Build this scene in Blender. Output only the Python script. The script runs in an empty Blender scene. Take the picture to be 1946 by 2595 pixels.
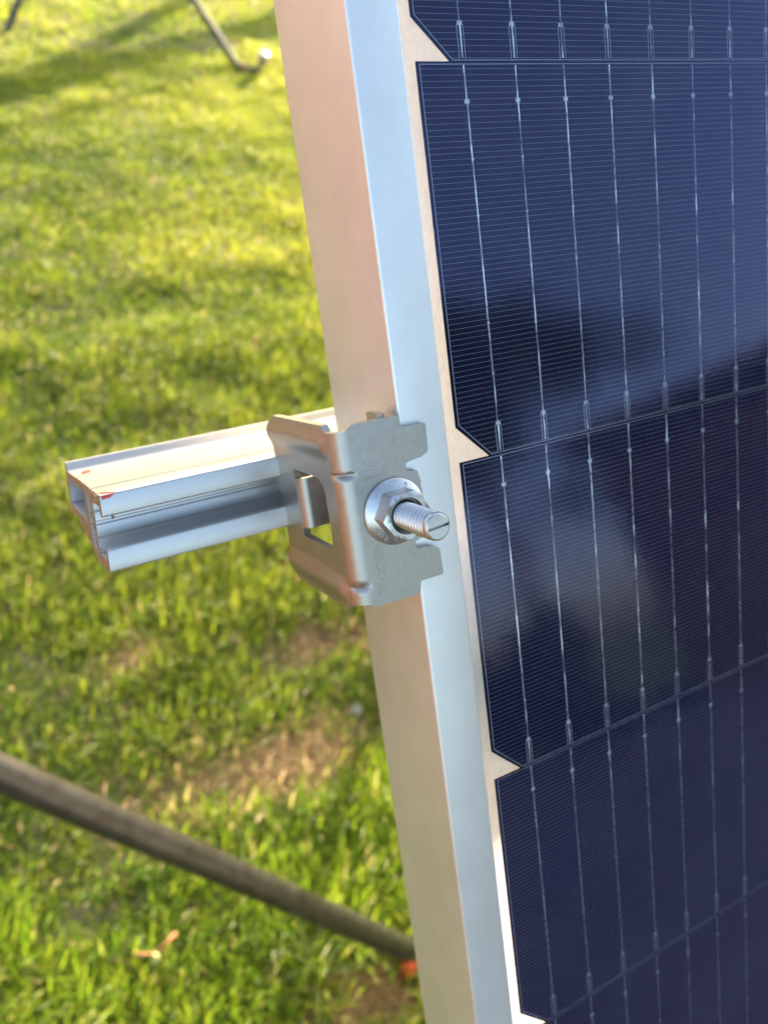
import bpy, bmesh, math, random
import numpy as np
from mathutils import Matrix, Vector
random.seed(7)
rng = np.random.default_rng(7)
S = bpy.context.scene
COL = S.collection

# ------------------------------------------------------------------ camera
cam_d = bpy.data.cameras.new("camera")
cam = bpy.data.objects.new("camera", cam_d)
COL.objects.link(cam)
S.camera = cam
cam.matrix_world = Matrix((
    (0.87562368, 0.2359265, -0.42145207, -0.10729632),
    (-0.46378838, 0.65432042, -0.59729819, -0.15397089),
    (0.13484622, 0.71847302, 0.68235843, 0.95),
    (0, 0, 0, 1)))
cam_d.sensor_fit = 'VERTICAL'
cam_d.sensor_height = 36.0
cam_d.sensor_width = 27.0
cam_d.lens = 2056.0 / 2595.0 * 36.0
cam_d.clip_start = 0.005
cam_d.clip_end = 500.0
cam_d.dof.use_dof = True
cam_d.dof.focus_distance = 0.171
cam_d.dof.aperture_fstop = 14.5

# ------------------------------------------------------------------ sky, sun, exposure
SUN_EL = math.radians(13.5)
SUN_AZ = math.radians(40.0)            # from +Y towards +X
world = bpy.data.worlds.new("World")
S.world = world
world.use_nodes = True
wn = world.node_tree
wn.nodes.clear()
sky = wn.nodes.new("ShaderNodeTexSky")
sky.sky_type = 'NISHITA'
sky.sun_disc = False
sky.sun_elevation = SUN_EL
sky.sun_rotation = SUN_AZ
sky.air_density = 1.0
sky.dust_density = 2.4
sky.ozone_density = 0.85
bg = wn.nodes.new("ShaderNodeBackground")
bg.inputs[1].default_value = 0.15
wo = wn.nodes.new("ShaderNodeOutputWorld")
wn.links.new(sky.outputs[0], bg.inputs[0])
wn.links.new(bg.outputs[0], wo.inputs[0])

sun_d = bpy.data.lights.new("sun", 'SUN')
sun_d.energy = 4.3
sun_d.angle = math.radians(0.5)
sun_d.color = (1.0, 0.80, 0.56)
sun = bpy.data.objects.new("sun", sun_d)
COL.objects.link(sun)
sdir = Vector((math.sin(SUN_AZ) * math.cos(SUN_EL), math.cos(SUN_AZ) * math.cos(SUN_EL), math.sin(SUN_EL)))
sun.rotation_euler = sdir.to_track_quat('Z', 'Y').to_euler()
sun.location = sdir * 30

S.view_settings.view_transform = 'Standard'
S.view_settings.look = 'None'
S.view_settings.gamma = 1.0
S.view_settings.use_curve_mapping = False
S.view_settings.exposure = 2.15
S.cycles.max_bounces = 8
S.cycles.transparent_max_bounces = 16
S.cycles.sample_clamp_indirect = 6.0

# ------------------------------------------------------------------ frames of reference
TILT = math.radians(32)                # the panel leans this far back from upright
Z0 = 0.90434
# local axes of the panel: x across, y up along the glass, z out of the glass
PM = Matrix(((1, 0, 0, 0),
             (0, math.sin(TILT), -math.cos(TILT), 0),
             (0, math.cos(TILT), math.sin(TILT), Z0),
             (0, 0, 0, 1)))
mm = 0.001


def thing(name, label, cat, mat=None, group=None):
    o = bpy.data.objects.new(name, None)
    COL.objects.link(o)
    o.empty_display_size = 0.02
    o.matrix_world = mat if mat is not None else Matrix()
    o['label'] = label
    o['category'] = cat
    if group:
        o['group'] = group
    return o


def tag(o, label, cat, group=None):
    o['label'] = label
    o['category'] = cat
    if group:
        o['group'] = group


def link_mesh(name, me, material, parent=None, smooth=None):
    o = bpy.data.objects.new(name, me)
    COL.objects.link(o)
    if material:
        me.materials.append(material)
    if parent:
        o.parent = parent
    if smooth is not None:
        me.polygons.foreach_set('use_smooth', [True] * len(me.polygons))
        if smooth < 180:
            me.set_sharp_from_angle(angle=math.radians(smooth))
    return o


def from_bm(name, bm, material, parent=None, smooth=None, scale=1.0):
    if scale != 1.0:
        bmesh.ops.scale(bm, vec=(scale,) * 3, verts=bm.verts)
    bmesh.ops.recalc_face_normals(bm, faces=bm.faces)
    me = bpy.data.meshes.new(name)
    bm.to_mesh(me)
    bm.free()
    return link_mesh(name, me, material, parent, smooth)


def add_box(bm, x0, x1, y0, y1, z0, z1):
    vs = [bm.verts.new(p) for p in ((x0, y0, z0), (x1, y0, z0), (x1, y1, z0), (x0, y1, z0),
                                    (x0, y0, z1), (x1, y0, z1), (x1, y1, z1), (x0, y1, z1))]
    for f in ((3, 2, 1, 0), (4, 5, 6, 7), (0, 1, 5, 4), (1, 2, 6, 5), (2, 3, 7, 6), (3, 0, 4, 7)):
        bm.faces.new([vs[i] for i in f])


def add_tube(bm, pts, rad, seg=16, cap=True):
    """round bar along pts; rad a number or one per point"""
    pts = [Vector(p) for p in pts]
    rads = rad if hasattr(rad, '__len__') else [rad] * len(pts)
    rings = []
    ref = None
    for i, p in enumerate(pts):
        d = (pts[min(i + 1, len(pts) - 1)] - pts[max(i - 1, 0)]).normalized()
        if ref is None:
            ref = d.orthogonal().normalized()
        a = (ref - d * ref.dot(d)).normalized()
        b = d.cross(a)
        ref = a
        rings.append([bm.verts.new(p + (a * math.cos(2 * math.pi * k / seg) + b * math.sin(2 * math.pi * k / seg)) * rads[i]) for k in range(seg)])
    for r0, r1 in zip(rings, rings[1:]):
        for k in range(seg):
            bm.faces.new((r0[k], r0[(k + 1) % seg], r1[(k + 1) % seg], r1[k]))
    if cap:
        bm.faces.new(rings[0][::-1])
        bm.faces.new(rings[-1])


def add_lathe(bm, prof, seg=48, centre=(0, 0), close=False):
    """prof = [(r, z)] turned round the z axis through centre"""
    rings = []
    for r, z in prof:
        if r < 1e-6:
            rings.append([bm.verts.new((centre[0], centre[1], z))])
        else:
            rings.append([bm.verts.new((centre[0] + r * math.cos(2 * math.pi * k / seg), centre[1] + r * math.sin(2 * math.pi * k / seg), z)) for k in range(seg)])
    pairs = list(zip(rings, rings[1:]))
    if close:
        pairs.append((rings[-1], rings[0]))
    for a, b in pairs:
        for k in range(seg):
            q = [a[k % len(a)], a[(k + 1) % len(a)], b[(k + 1) % len(b)], b[k % len(b)]]
            q2 = []
            for v in q:
                if v not in q2:
                    q2.append(v)
            if len(q2) >= 3:
                bm.faces.new(q2)


def flat_fill(loops, depth=0.0, bevel=0.0):
    """2-D outline (first loop) with holes -> bmesh, z from -depth/2 to depth/2"""
    cu = bpy.data.curves.new("tmp", 'CURVE')
    cu.dimensions = '2D'
    cu.fill_mode = 'BOTH' if depth or bevel else 'FRONT'
    cu.extrude = max(depth / 2 - bevel, 0)
    cu.bevel_depth = bevel
    cu.bevel_resolution = 1
    if bevel:
        cu.offset = -bevel
    for lp in loops:
        sp = cu.splines.new('POLY')
        sp.points.add(len(lp) - 1)
        for p, q in zip(sp.points, lp):
            p.co = (q[0], q[1], 0, 1)
        sp.use_cyclic_u = True
    ob = bpy.data.objects.new("tmp", cu)
    COL.objects.link(ob)
    dg = bpy.context.evaluated_depsgraph_get()
    me = bpy.data.meshes.new_from_object(ob.evaluated_get(dg))
    bm = bmesh.new()
    bm.from_mesh(me)
    bpy.data.meshes.remove(me)
    bpy.data.objects.remove(ob)
    bpy.data.curves.remove(cu)
    bmesh.ops.remove_doubles(bm, verts=bm.verts, dist=1e-4)
    return bm


def rounded(pts, seg=5):
    """polygon of (x, y, r): corners rounded by r"""
    out = []
    n = len(pts)
    for i in range(n):
        x, y, r = pts[i]
        p = Vector((x, y))
        a = Vector(pts[i - 1][:2])
        b = Vector(pts[(i + 1) % n][:2])
        if r <= 0:
            out.append((x, y))
            continue
        da = (a - p).normalized()
        db = (b - p).normalized()
        ang = da.angle(db)
        t = min(r / math.tan(ang / 2), (a - p).length * .49, (b - p).length * .49)
        rr = t * math.tan(ang / 2)
        c = p + (da + db).normalized() * (rr / math.sin(ang / 2))
        s0 = (p + da * t) - c
        s1 = (p + db * t) - c
        a0 = math.atan2(s0.y, s0.x)
        d = math.atan2(s1.y, s1.x) - a0
        while d > math.pi:
            d -= 2 * math.pi
        while d < -math.pi:
            d += 2 * math.pi
        for k in range(seg + 1):
            w = a0 + d * k / seg
            out.append((c.x + rr * math.cos(w), c.y + rr * math.sin(w)))
    return out


# ------------------------------------------------------------------ materials
class NT:
    def __init__(self, name):
        self.m = bpy.data.materials.new(name)
        self.m.use_nodes = True
        self.t = self.m.node_tree
        self.t.nodes.clear()
        self.out = self.t.nodes.new("ShaderNodeOutputMaterial")

    def n(self, kind, **kw):
        nd = self.t.nodes.new("ShaderNode" + kind)
        for k, v in kw.items():
            if k in ('operation', 'blend_type', 'data_type', 'noise_dimensions', 'feature', 'attribute_name', 'wave_type', 'bands_direction', 'distribution', 'use_clamp'):
                setattr(nd, k, v)
            else:
                nd.inputs[k if not k.startswith('i') or not k[1:].isdigit() else int(k[1:])].default_value = v
        return nd

    def l(self, a, b):
        self.t.links.new(a, b)

    def coords(self, scale=(1, 1, 1), kind='Object'):
        tc = self.n("TexCoord")
        mp = self.n("Mapping")
        mp.inputs['Scale'].default_value = scale
        self.l(tc.outputs[kind], mp.inputs[0])
        return mp.outputs[0]

    def noise(self, vec, scale, detail=4, rough=.6):
        nd = self.n("TexNoise")
        nd.inputs['Scale'].default_value = scale
        nd.inputs['Detail'].default_value = detail
        nd.inputs['Roughness'].default_value = rough
        self.l(vec, nd.inputs['Vector'])
        return nd.outputs[0]

    def ramp(self, fac, stops):
        r = self.n("ValToRGB")
        el = r.color_ramp.elements
        while len(el) < len(stops):
            el.new(0.5)
        for e, (p, c) in zip(el, stops):
            e.position = p
            e.color = tuple(c) + (1,) if len(c) == 3 else c
        self.l(fac, r.inputs[0])
        return r.outputs[0]

    def math(self, op, a, b=None, clamp=False):
        nd = self.n("Math", operation=op)
        nd.use_clamp = clamp
        for i, v in enumerate((a, b)):
            if v is None:
                continue
            if isinstance(v, (int, float)):
                nd.inputs[i].default_value = v
            else:
                self.l(v, nd.inputs[i])
        return nd.outputs[0]

    def mix(self, fac, a, b):
        nd = self.n("MixRGB")
        for i, v in enumerate((fac, a, b)):
            if isinstance(v, (int, float)):
                nd.inputs[i].default_value = v
            elif isinstance(v, tuple):
                nd.inputs[i].default_value = v + (1,) if len(v) == 3 else v
            else:
                self.l(v, nd.inputs[i])
        return nd.outputs[0]

    def bump(self, h, strength, dist=0.001, normal=None):
        b = self.n("Bump")
        b.inputs['Strength'].default_value = strength
        b.inputs['Distance'].default_value = dist
        self.l(h, b.inputs['Height'])
        if normal:
            self.l(normal, b.inputs['Normal'])
        return b.outputs[0]

    def principled(self, color, rough=.5, metal=0.0, normal=None, spec=.5):
        p = self.n("BsdfPrincipled")
        for key, v in (('Base Color', color), ('Roughness', rough), ('Metallic', metal)):
            if isinstance(v, (int, float)):
                p.inputs[key].default_value = v
            elif isinstance(v, tuple):
                p.inputs[key].default_value = v + (1,) if len(v) == 3 else v
            else:
                self.l(v, p.inputs[key])
        p.inputs['Specular IOR Level'].default_value = spec
        if normal:
            self.l(normal, p.inputs['Normal'])
        return p

    def done(self, shader):
        self.l(shader, self.out.inputs[0])
        return self.m


def metal(name, c0, c1, rough0, rough1, scale=300, stretch=(1, 1, 1), bump=.1, bscale=3000, bdist=0.00002, metallic=1.0, scratch=0):
    k = NT(name)
    v = k.coords(stretch)
    n1 = k.noise(v, scale, 6)
    n2 = k.noise(v, bscale, 3)
    col = k.ramp(n1, [(.3, c0), (.7, c1)])
    r = k.math('ADD', k.math('MULTIPLY', n1, (rough1 - rough0)), rough0)
    h = n2
    if scratch:
        v2 = k.coords((1, .06, 1))
        vs = k.noise(v2, scratch, 2, .5)
        h = k.math('ADD', n2, k.math('MULTIPLY', vs, 1.5))
    nb = k.bump(h, bump, bdist)
    return k.done(k.principled(col, r, metallic, nb).outputs[0])


# soft anodised aluminium: mostly metal with a milky oxide skin
def anodised(name, c, rough, grain=2500, bump=.35, dist=.00006, stretch=(1, 1, 1), metallic=.75, lined=.0):
    k = NT(name)
    v = k.coords(stretch)
    n1 = k.noise(v, 60, 5)
    n2 = k.noise(v, grain, 2)
    n3 = k.noise(v, 9000 if stretch == (1, 1, 1) else 2000, 2)
    lo = tuple(x * .93 for x in c)
    col = k.ramp(n1, [(.35, lo), (.65, c)])
    spk = k.ramp(n3, [(.26, (.55,) * 3), (.34, (1,) * 3)])
    mul = k.n("MixRGB", blend_type='MULTIPLY')
    mul.inputs[0].default_value = .6
    k.l(col, mul.inputs[1])
    k.l(spk, mul.inputs[2])
    lines = k.noise(k.coords((1, .012, 1)), 2600, 2, .5)     # faint die lines along the extrusion
    smear = k.noise(k.coords((1, .5, 1)), 45, 5, .7)         # handling marks
    r = k.math('ADD', rough - .09, k.math('MULTIPLY', smear, .18))
    nb = k.bump(k.math('ADD', n2, k.math('MULTIPLY', lines, lined)), bump, dist)
    return k.done(k.principled(mul.outputs[0], r, metallic, nb).outputs[0])


M_frame = anodised("anodised_frame", (.84, .81, .765), .42, metallic=.74, lined=.8)
M_rail = anodised("extruded_aluminium", (.62, .605, .585), .38, grain=1100, bump=.7, dist=.00005, stretch=(.02, 1, 1))
M_cut = metal("sawn_aluminium", (.30, .22, .17), (.55, .45, .38), .35, .6, 700, (1, 1, 1), .6, 2600, .00015)
M_steel = metal("stainless_sheet", (.41, .375, .33), (.47, .435, .385), .34, .50, 500, (1, 1, 1), .4, 2600, .00004, scratch=900)
M_bolt = metal("stainless_bolt", (.50, .48, .46), (.66, .64, .62), .24, .42, 300, (1, 1, 1), .3, 2500, .00003)
M_wire = metal("tinned_wire", (.90, .90, .89), (.99, .98, .97), .18, .40, 900, (1, 1, 1), .45, 1400, .00008, metallic=.9)
M_pad = metal("silver_pad", (.72, .72, .73), (.88, .88, .89), .35, .5, 900, (1, 1, 1), .2, 3000, .00003, metallic=.75)


def mat_paint(name, c, rough=.5):
    k = NT(name)
    n = k.noise(k.coords(), 900, 4)
    col = k.ramp(n, [(.3, tuple(x * .75 for x in c)), (.7, c)])
    return k.done(k.principled(col, rough, 0, k.bump(n, .3, .0002)).outputs[0])


M_red = mat_paint("red_marker", (.75, .07, .04), .45)
M_orange = mat_paint("orange_plastic", (.62, .12, .03), .35)
M_faded = mat_paint("faded_orange_plastic", (.36, .19, .10), .5)
M_sunlit_cap = mat_paint("sunlit_cap_plastic", (.88, .72, .48), .35)  # pale colour stands in for sun glare on the orange cap
M_groove = mat_paint("dark_thread_groove", (.11, .095, .08), .5)  # thread grooves coloured darker than the crests
M_etch = mat_paint("stamped_groove", (.33, .31, .285), .5)


def mat_backsheet():
    k = NT("white_backsheet")
    n = k.noise(k.coords((1, .4, 1)), 1600, 3)
    col = k.ramp(n, [(.3, (.74, .73, .72)), (.7, (.82, .81, .80))])
    nb = k.bump(n, .4, .0001)
    d = k.principled(col, .5, 0, nb)
    t = k.n("BsdfTranslucent")
    k.l(col, t.inputs[0])
    mx = k.n("MixShader")
    mx.inputs[0].default_value = .42
    k.l(d.outputs[0], mx.inputs[1])
    k.l(t.outputs[0], mx.inputs[2])
    return k.done(mx.outputs[0])


M_back = mat_backsheet()

U = 13.25            # busbar pitch, mm
ROW = 6.2844 * U     # height of a half cell
CELL_L = -11.47      # left edge of the first cell
CELL_W = 11.47 * 2 + 11 * U
COLW = CELL_W + 2.0
LEG = 8.4            # chamfer


def mat_cell():
    """dark blue cell with the fine printed silver fingers across it"""
    k = NT("cell_silicon")
    tc = k.n("TexCoord")
    sx = k.n("SeparateXYZ")
    k.l(tc.outputs['Object'], sx.inputs[0])
    x, y = sx.outputs[0], sx.outputs[1]
    inf = k.n("ObjectInfo")
    n1 = k.noise(tc.outputs['Object'], 14, 3)
    n2 = k.noise(tc.outputs['Object'], 900, 2)
    base = k.ramp(n1, [(.3, (.0045, .0036, .036)), (.7, (.0072, .0055, .050))])
    alt = k.ramp(n1, [(.3, (.0056, .0038, .025)), (.7, (.0075, .005, .034))])
    col = k.mix(inf.outputs['Random'], base, alt)
    pitch = 1.16 * mm
    fr = k.math('FRACT', k.math('DIVIDE', k.math('ADD', y, .5 * pitch), pitch))
    d = k.math('ABSOLUTE', k.math('SUBTRACT', fr, .5))
    line = k.math('LESS_THAN', d, .036)
    # kept clear of the cell border and of the cut corners
    a = k.math('GREATER_THAN', x, (CELL_L + .85) * mm)
    b = k.math('LESS_THAN', x, (CELL_L + CELL_W - .85) * mm)
    c = k.math('LESS_THAN', y, -.2 * mm)
    e = k.math('GREATER_THAN', y, (-ROW + .45) * mm)
    s = k.math('ADD', k.math('SUBTRACT', x, CELL_L * mm), k.math('ADD', y, ROW * mm))
    f = k.math('GREATER_THAN', s, (LEG + 1.25) * mm)
    s2 = k.math('ADD', k.math('SUBTRACT', (CELL_L + CELL_W) * mm, x), k.math('ADD', y, ROW * mm))
    g = k.math('GREATER_THAN', s2, (LEG + 1.25) * mm)
    msk = line
    for q in (a, b, c, e, f, g):
        msk = k.math('MULTIPLY', msk, q)
    msk = k.math('MULTIPLY', msk, k.math('ADD', .45, k.math('MULTIPLY', k.noise(tc.outputs['Object'], 220, 2), .9)), clamp=True)
    fin = k.mix(msk, col, (.34, .345, .37))
    p = k.principled(fin, .38, 0, k.bump(n2, .12, .0001), .12)
    return k.done(p.outputs[0])


M_cell = mat_cell()


def mat_glass():
    """thin prismatic solar glass: clear, with a Fresnel reflection broken by a fine dimple"""
    k = NT("solar_glass")
    v = k.coords()
    h = k.noise(v, 1100, 2)
    nb = k.bump(h, .05, .0003)
    fr = k.n("Fresnel")
    fr.inputs['IOR'].default_value = 1.5
    k.l(nb, fr.inputs['Normal'])
    tr = k.n("BsdfTransparent")
    gl = k.n("BsdfGlossy")
    gl.inputs['Roughness'].default_value = .035
    gl.inputs['Color'].default_value = (.56, .60, 1.0, 1)
    k.l(nb, gl.inputs['Normal'])
    mx = k.n("MixShader")
    k.l(k.math('MULTIPLY', fr.outputs[0], 1.4), mx.inputs[0])
    k.l(tr.outputs[0], mx.inputs[1])
    k.l(gl.outputs[0], mx.inputs[2])
    # a little dust and dried drops lying on the pane
    dv = k.coords((1, 1, 0))
    dust = k.ramp(k.noise(dv, 2600, 1), [(.765, (0,) * 3), (.80, (1,) * 3)])
    film = k.ramp(k.noise(dv, 30, 6, .7), [(.45, (0,) * 3), (.8, (1,) * 3)])
    df = k.n("BsdfDiffuse")
    df.inputs[0].default_value = (.62, .60, .56, 1)
    m2 = k.n("MixShader")
    k.l(k.math('ADD', k.math('MULTIPLY', dust, .55), k.math('MULTIPLY', film, .02)), m2.inputs[0])
    k.l(mx.outputs[0], m2.inputs[1])
    k.l(df.outputs[0], m2.inputs[2])
    return k.done(m2.outputs[0])


M_glass = mat_glass()


def mat_tube():
    k = NT("weathered_tube")
    v = k.coords((1, 1, 1))
    n = k.noise(v, 75, 5, .6)
    col = k.ramp(n, [(.30, (.040, .036, .032)), (.45, (.055, .053, .050)), (.65, (.074, .074, .074)), (.8, (.055, .053, .051))])
    return k.done(k.principled(col, .33, .7, k.bump(n, .15, .0006)).outputs[0])


M_tube = mat_tube()
M_tube_dull = mat_paint("dull_grey_tube", (.085, .082, .062), .6)


def mat_ground():
    k = NT("lawn_earth")
    v = k.coords()
    n = k.noise(v, 3.0, 8, .65)
    n2 = k.noise(v, 70, 5, .7)
    soil = k.ramp(n2, [(.3, (.22, .165, .10)), (.55, (.38, .29, .185)), (.75, (.50, .40, .27))])
    turf = k.ramp(n2, [(.3, (.045, .065, .010)), (.7, (.13, .16, .03))])
    tc = k.n("TexCoord")
    ln = k.n("VectorMath", operation='LENGTH')
    k.l(tc.outputs['Object'], ln.inputs[0])
    far = k.ramp(k.math('DIVIDE', ln.outputs['Value'], 12), [(.3, (0, 0, 0)), (.6, (1, 1, 1))])
    f = k.math('MAXIMUM', k.ramp(n, [(.42, (0,) * 3), (.55, (1,) * 3)]), far)
    col = k.mix(f, soil, turf)
    return k.done(k.principled(col, .95, 0, k.bump(n2, .8, .01), .1).outputs[0])


M_ground = mat_ground()


def mat_grass():
    k = NT("grass_blades")
    at = k.n("Attribute")
    at.attribute_name = 'blade'
    d = k.principled(at.outputs['Color'], .42, 0, None, .35)
    t = k.n("BsdfTranslucent")
    hs = k.n("HueSaturation")
    hs.inputs['Saturation'].default_value = 1.0
    hs.inputs['Value'].default_value = 1.9
    k.l(at.outputs['Color'], hs.inputs['Color'])
    k.l(hs.outputs[0], t.inputs[0])
    mx = k.n("MixShader")
    mx.inputs[0].default_value = .5
    k.l(d.outputs[0], mx.inputs[1])
    k.l(t.outputs[0], mx.inputs[2])
    return k.done(mx.outputs[0])


M_grass = mat_grass()


def mat_leaf(name, c0, c1, scale=6):
    k = NT(name)
    n = k.noise(k.coords(), scale, 4)
    col = k.ramp(n, [(.3, c0), (.7, c1)])
    d = k.principled(col, .55, 0, None, .3)
    t = k.n("BsdfTranslucent")
    k.l(col, t.inputs[0])
    mx = k.n("MixShader")
    mx.inputs[0].default_value = .35
    k.l(d.outputs[0], mx.inputs[1])
    k.l(t.outputs[0], mx.inputs[2])
    return k.done(mx.outputs[0])


def mat_plain(name, c0, c1, scale, rough=.8, stretch=(1, 1, 1)):
    k = NT(name)
    n = k.noise(k.coords(stretch), scale, 5)
    return k.done(k.principled(k.ramp(n, [(.3, c0), (.7, c1)]), rough, 0, k.bump(n, .3, .003)).outputs[0])


M_wood = mat_plain("dark_timber", (.035, .018, .018), (.075, .036, .034), 8, .8, (1, 1, 8))
M_roof = mat_plain("roof_tiles", (.05, .03, .025), (.10, .055, .04), 20)
M_bench = mat_plain("grey_timber", (.16, .12, .08), (.28, .22, .16), 12, .8, (8, 1, 1))
M_post = anodised("post_aluminium", (.75, .75, .75), .45)

# ------------------------------------------------------------------ ground
bm = bmesh.new()
bmesh.ops.create_grid(bm, x_segments=60, y_segments=60, size=120)
ground = from_bm('ground', bm, M_ground)
ground['kind'] = 'structure'

# terracotta paving added unseen on the left, to warm the frame's side face
k = NT("bounce_terracotta")
br = k.n("TexBrick")
br.inputs['Color1'].default_value = (.25, .105, .056, 1)
br.inputs['Color2'].default_value = (.20, .082, .044, 1)
br.inputs['Mortar'].default_value = (.25, .19, .14, 1)
br.inputs['Scale'].default_value = 5
k.l(k.coords(), br.inputs['Vector'])
M_pave = k.done(k.principled(br.outputs[0], .85).outputs[0])
bm = bmesh.new()
add_box(bm, -2.885, -.8, -3.0, 9.0, -.05, .012)
path = from_bm('path', bm, M_pave)
path['kind'] = 'structure'

k = NT("bounce_brick")
br = k.n("TexBrick")
br.inputs['Color1'].default_value = (.17, .088, .056, 1)
br.inputs['Color2'].default_value = (.13, .066, .042, 1)
br.inputs['Mortar'].default_value = (.20, .17, .14, 1)
br.inputs['Scale'].default_value = 4.4
tc_ = k.n("TexCoord")
sx_ = k.n("SeparateXYZ")
cx_ = k.n("CombineXYZ")
k.l(tc_.outputs['Object'], sx_.inputs[0])
k.l(sx_.outputs[0], cx_.inputs[0])
k.l(sx_.outputs[2], cx_.inputs[1])
k.l(cx_.outputs[0], br.inputs['Vector'])
M_brick = k.done(k.principled(br.outputs[0], .85).outputs[0])
gwall = thing('bounce_wall', 'unseen low brown brick wall, added left of the lawn to bounce warm light', 'wall', Matrix.Translation((-3.0, -2.0, 0)) @ Matrix.Rotation(math.pi / 2, 4, 'Z'))  # added out of view so the frame side picks up warm bounce
bm = bmesh.new()
add_box(bm, 0, 9.5, -1.5, 0, -.11, .11)
for v in bm.verts:                       # stood upright so the courses run level
    v.co = (v.co.x, v.co.z, -v.co.y)
from_bm('brickwork', bm, M_brick, gwall)
bm = bmesh.new()
add_box(bm, -.03, 9.53, -.15, .15, 1.502, 1.56)
from_bm('coping', bm, M_pave, gwall)
k = NT("reflection_slate")  # unseen dark paving, added to darken the lower glass reflection
br = k.n("TexBrick")
br.inputs['Color1'].default_value = (.045, .046, .055, 1)
br.inputs['Color2'].default_value = (.065, .064, .074, 1)
br.inputs['Mortar'].default_value = (.03, .028, .026, 1)
br.inputs['Scale'].default_value = 1.6
k.l(k.coords(), br.inputs['Vector'])
M_slate = k.done(k.principled(br.outputs[0], .8).outputs[0])
bm = bmesh.new()
add_box(bm, -.75, 7.0, -6.9, -.8, -.05, .016)
patio = from_bm('reflection_paving', bm, M_slate)
patio['kind'] = 'structure'

# ------------------------------------------------------------------ solar panel
NCOL, NUP, NDN = 6, 5, 11
P_L = -26.4
P_R = CELL_L + NCOL * COLW - 2.0 + 3.3 + 11.6
P_T = NUP * ROW + 3.3 + 11.6
P_B = -NDN * ROW - 3.3 - 11.6
panel = thing('solar_panel', 'tilted dark blue solar panel in a silver frame, filling the right half', 'solar panel', PM)

# frame: one extruded section, four lengths
prof = rounded([(P_L, -32.6, .5), (2, -32.6, .3), (2, -31.2, .3), (P_L + 1.5, -31.2, .3), (P_L + 1.5, -7.0, .3), (-15.2, -7.0, .3),
                (-15.2, -.7, .1), (-23, -.7, .1), (-23, .62, .1), (-14.8, .62, .1), (-14.8, 1.3, .55), (P_L, 1.3, .7)], 4)


def frame_member(bm, prof, length_axis, a, b, fn):
    n = len(prof)
    va = [bm.verts.new(fn(p, a)) for p in prof]
    vb = [bm.verts.new(fn(p, b)) for p in prof]
    for i in range(n):
        bm.faces.new((va[i], va[(i + 1) % n], vb[(i + 1) % n], vb[i]))
    bm.faces.new(va[::-1])
    bm.faces.new(vb)


bm = bmesh.new()
NS = 12
frame_member(bm, prof, 1, P_B, P_T, lambda p, t: (p[0], t, p[1]))
frame_member(bm, prof, 1, P_B, P_T, lambda p, t: (P_R + P_L - p[0], t, p[1]))
hz = [(x - P_L, z) for x, z in prof if x < -14.7]
hz = [(x - P_L, z) for x, z in prof]
frame_member(bm, hz, 0, P_L + 11.7, P_R - 11.7, lambda p, t: (t, P_T - p[0], p[1] - .01))
frame_member(bm, hz, 0, P_L + 11.7, P_R - 11.7, lambda p, t: (t, P_B + p[0], p[1] - .01))
frame = from_bm('frame', bm, M_frame, panel, 35, mm)

bm = bmesh.new()
add_box(bm, P_L + 3.6, P_R - 3.6, P_B + 3.6, P_T - 3.6, .5, .505)
bm2 = bmesh.new()
vs = [bm2.verts.new(p) for p in ((P_L + 3.6, P_B + 3.6, .5), (P_R - 3.6, P_B + 3.6, .5), (P_R - 3.6, P_T - 3.6, .5), (P_L + 3.6, P_T - 3.6, .5))]
bm2.faces.new(vs)
bm.free()
glass = from_bm('glass', bm2, M_glass, panel, None, mm)
bm2 = bmesh.new()
vs = [bm2.verts.new(p) for p in ((P_L + 3.6, P_B + 3.6, -.4), (P_R - 3.6, P_B + 3.6, -.4), (P_R - 3.6, P_T - 3.6, -.4), (P_L + 3.6, P_T - 3.6, -.4))]
bm2.faces.new(vs)
backsheet = from_bm('backsheet', bm2, M_back, panel, None, mm)

# one half cell: the wafer, and the wires soldered over it
g = .06
outline = [(CELL_L, .25), (CELL_L, -ROW + LEG), (CELL_L + LEG, -ROW + g), (CELL_L + CELL_W - LEG, -ROW + g), (CELL_L + CELL_W, -ROW + LEG), (CELL_L + CELL_W, .25)]
bm = bmesh.new()
lo = [bm.verts.new((x, y, -.16)) for x, y in outline]
hi = [bm.verts.new((x, y, 0 if y < -10 else -.035)) for x, y in outline]
for i in range(len(outline)):
    bm.faces.new((lo[i], lo[(i + 1) % 6], hi[(i + 1) % 6], hi[i]))
bm.faces.new(hi)
bm.faces.new(lo[::-1])
cell0 = from_bm('cell', bm, M_cell, panel, None, mm)

bm = bmesh.new()
rr = random.Random(3)
for i in range(12):
    x = i * U
    pts, rads = [], []
    y = -.5
    while y > -ROW + .9:
        pts.append((x + rr.uniform(-.05, .05), y, .10 + rr.uniform(-.02, .02)))
        rads.append(.20 + rr.uniform(-.02, .035) * (2.0 if rr.random() < .12 else 1))
        y -= rr.uniform(.8, 1.6)
    pts.append((x, -ROW + .9, .08))
    rads.append(.195)
    rows_ = []
    for (px_, py_, pz_), w_ in zip(pts, rads):
        k_ = rr.uniform(-.028, .028)
        rows_.append([bm.verts.new((px_ + o * w_, py_, h)) for o, h in ((-1, .01), (-.72, pz_ + k_), (.72, pz_ - k_), (1, .01))])
    for r0, r1 in zip(rows_, rows_[1:]):
        for q_ in range(3):
            bm.faces.new((r0[q_], r0[q_ + 1], r1[q_ + 1], r1[q_]))
    for j in range(1, 6):
        yy = -7.4 - j * (ROW - 14.8) / 6
        add_box(bm, x - .32, x + .32, yy - .17, yy + .17, .0, .13)
wires0 = from_bm('busbar_wires', bm, M_wire, cell0, 25, mm)
bm = bmesh.new()
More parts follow.
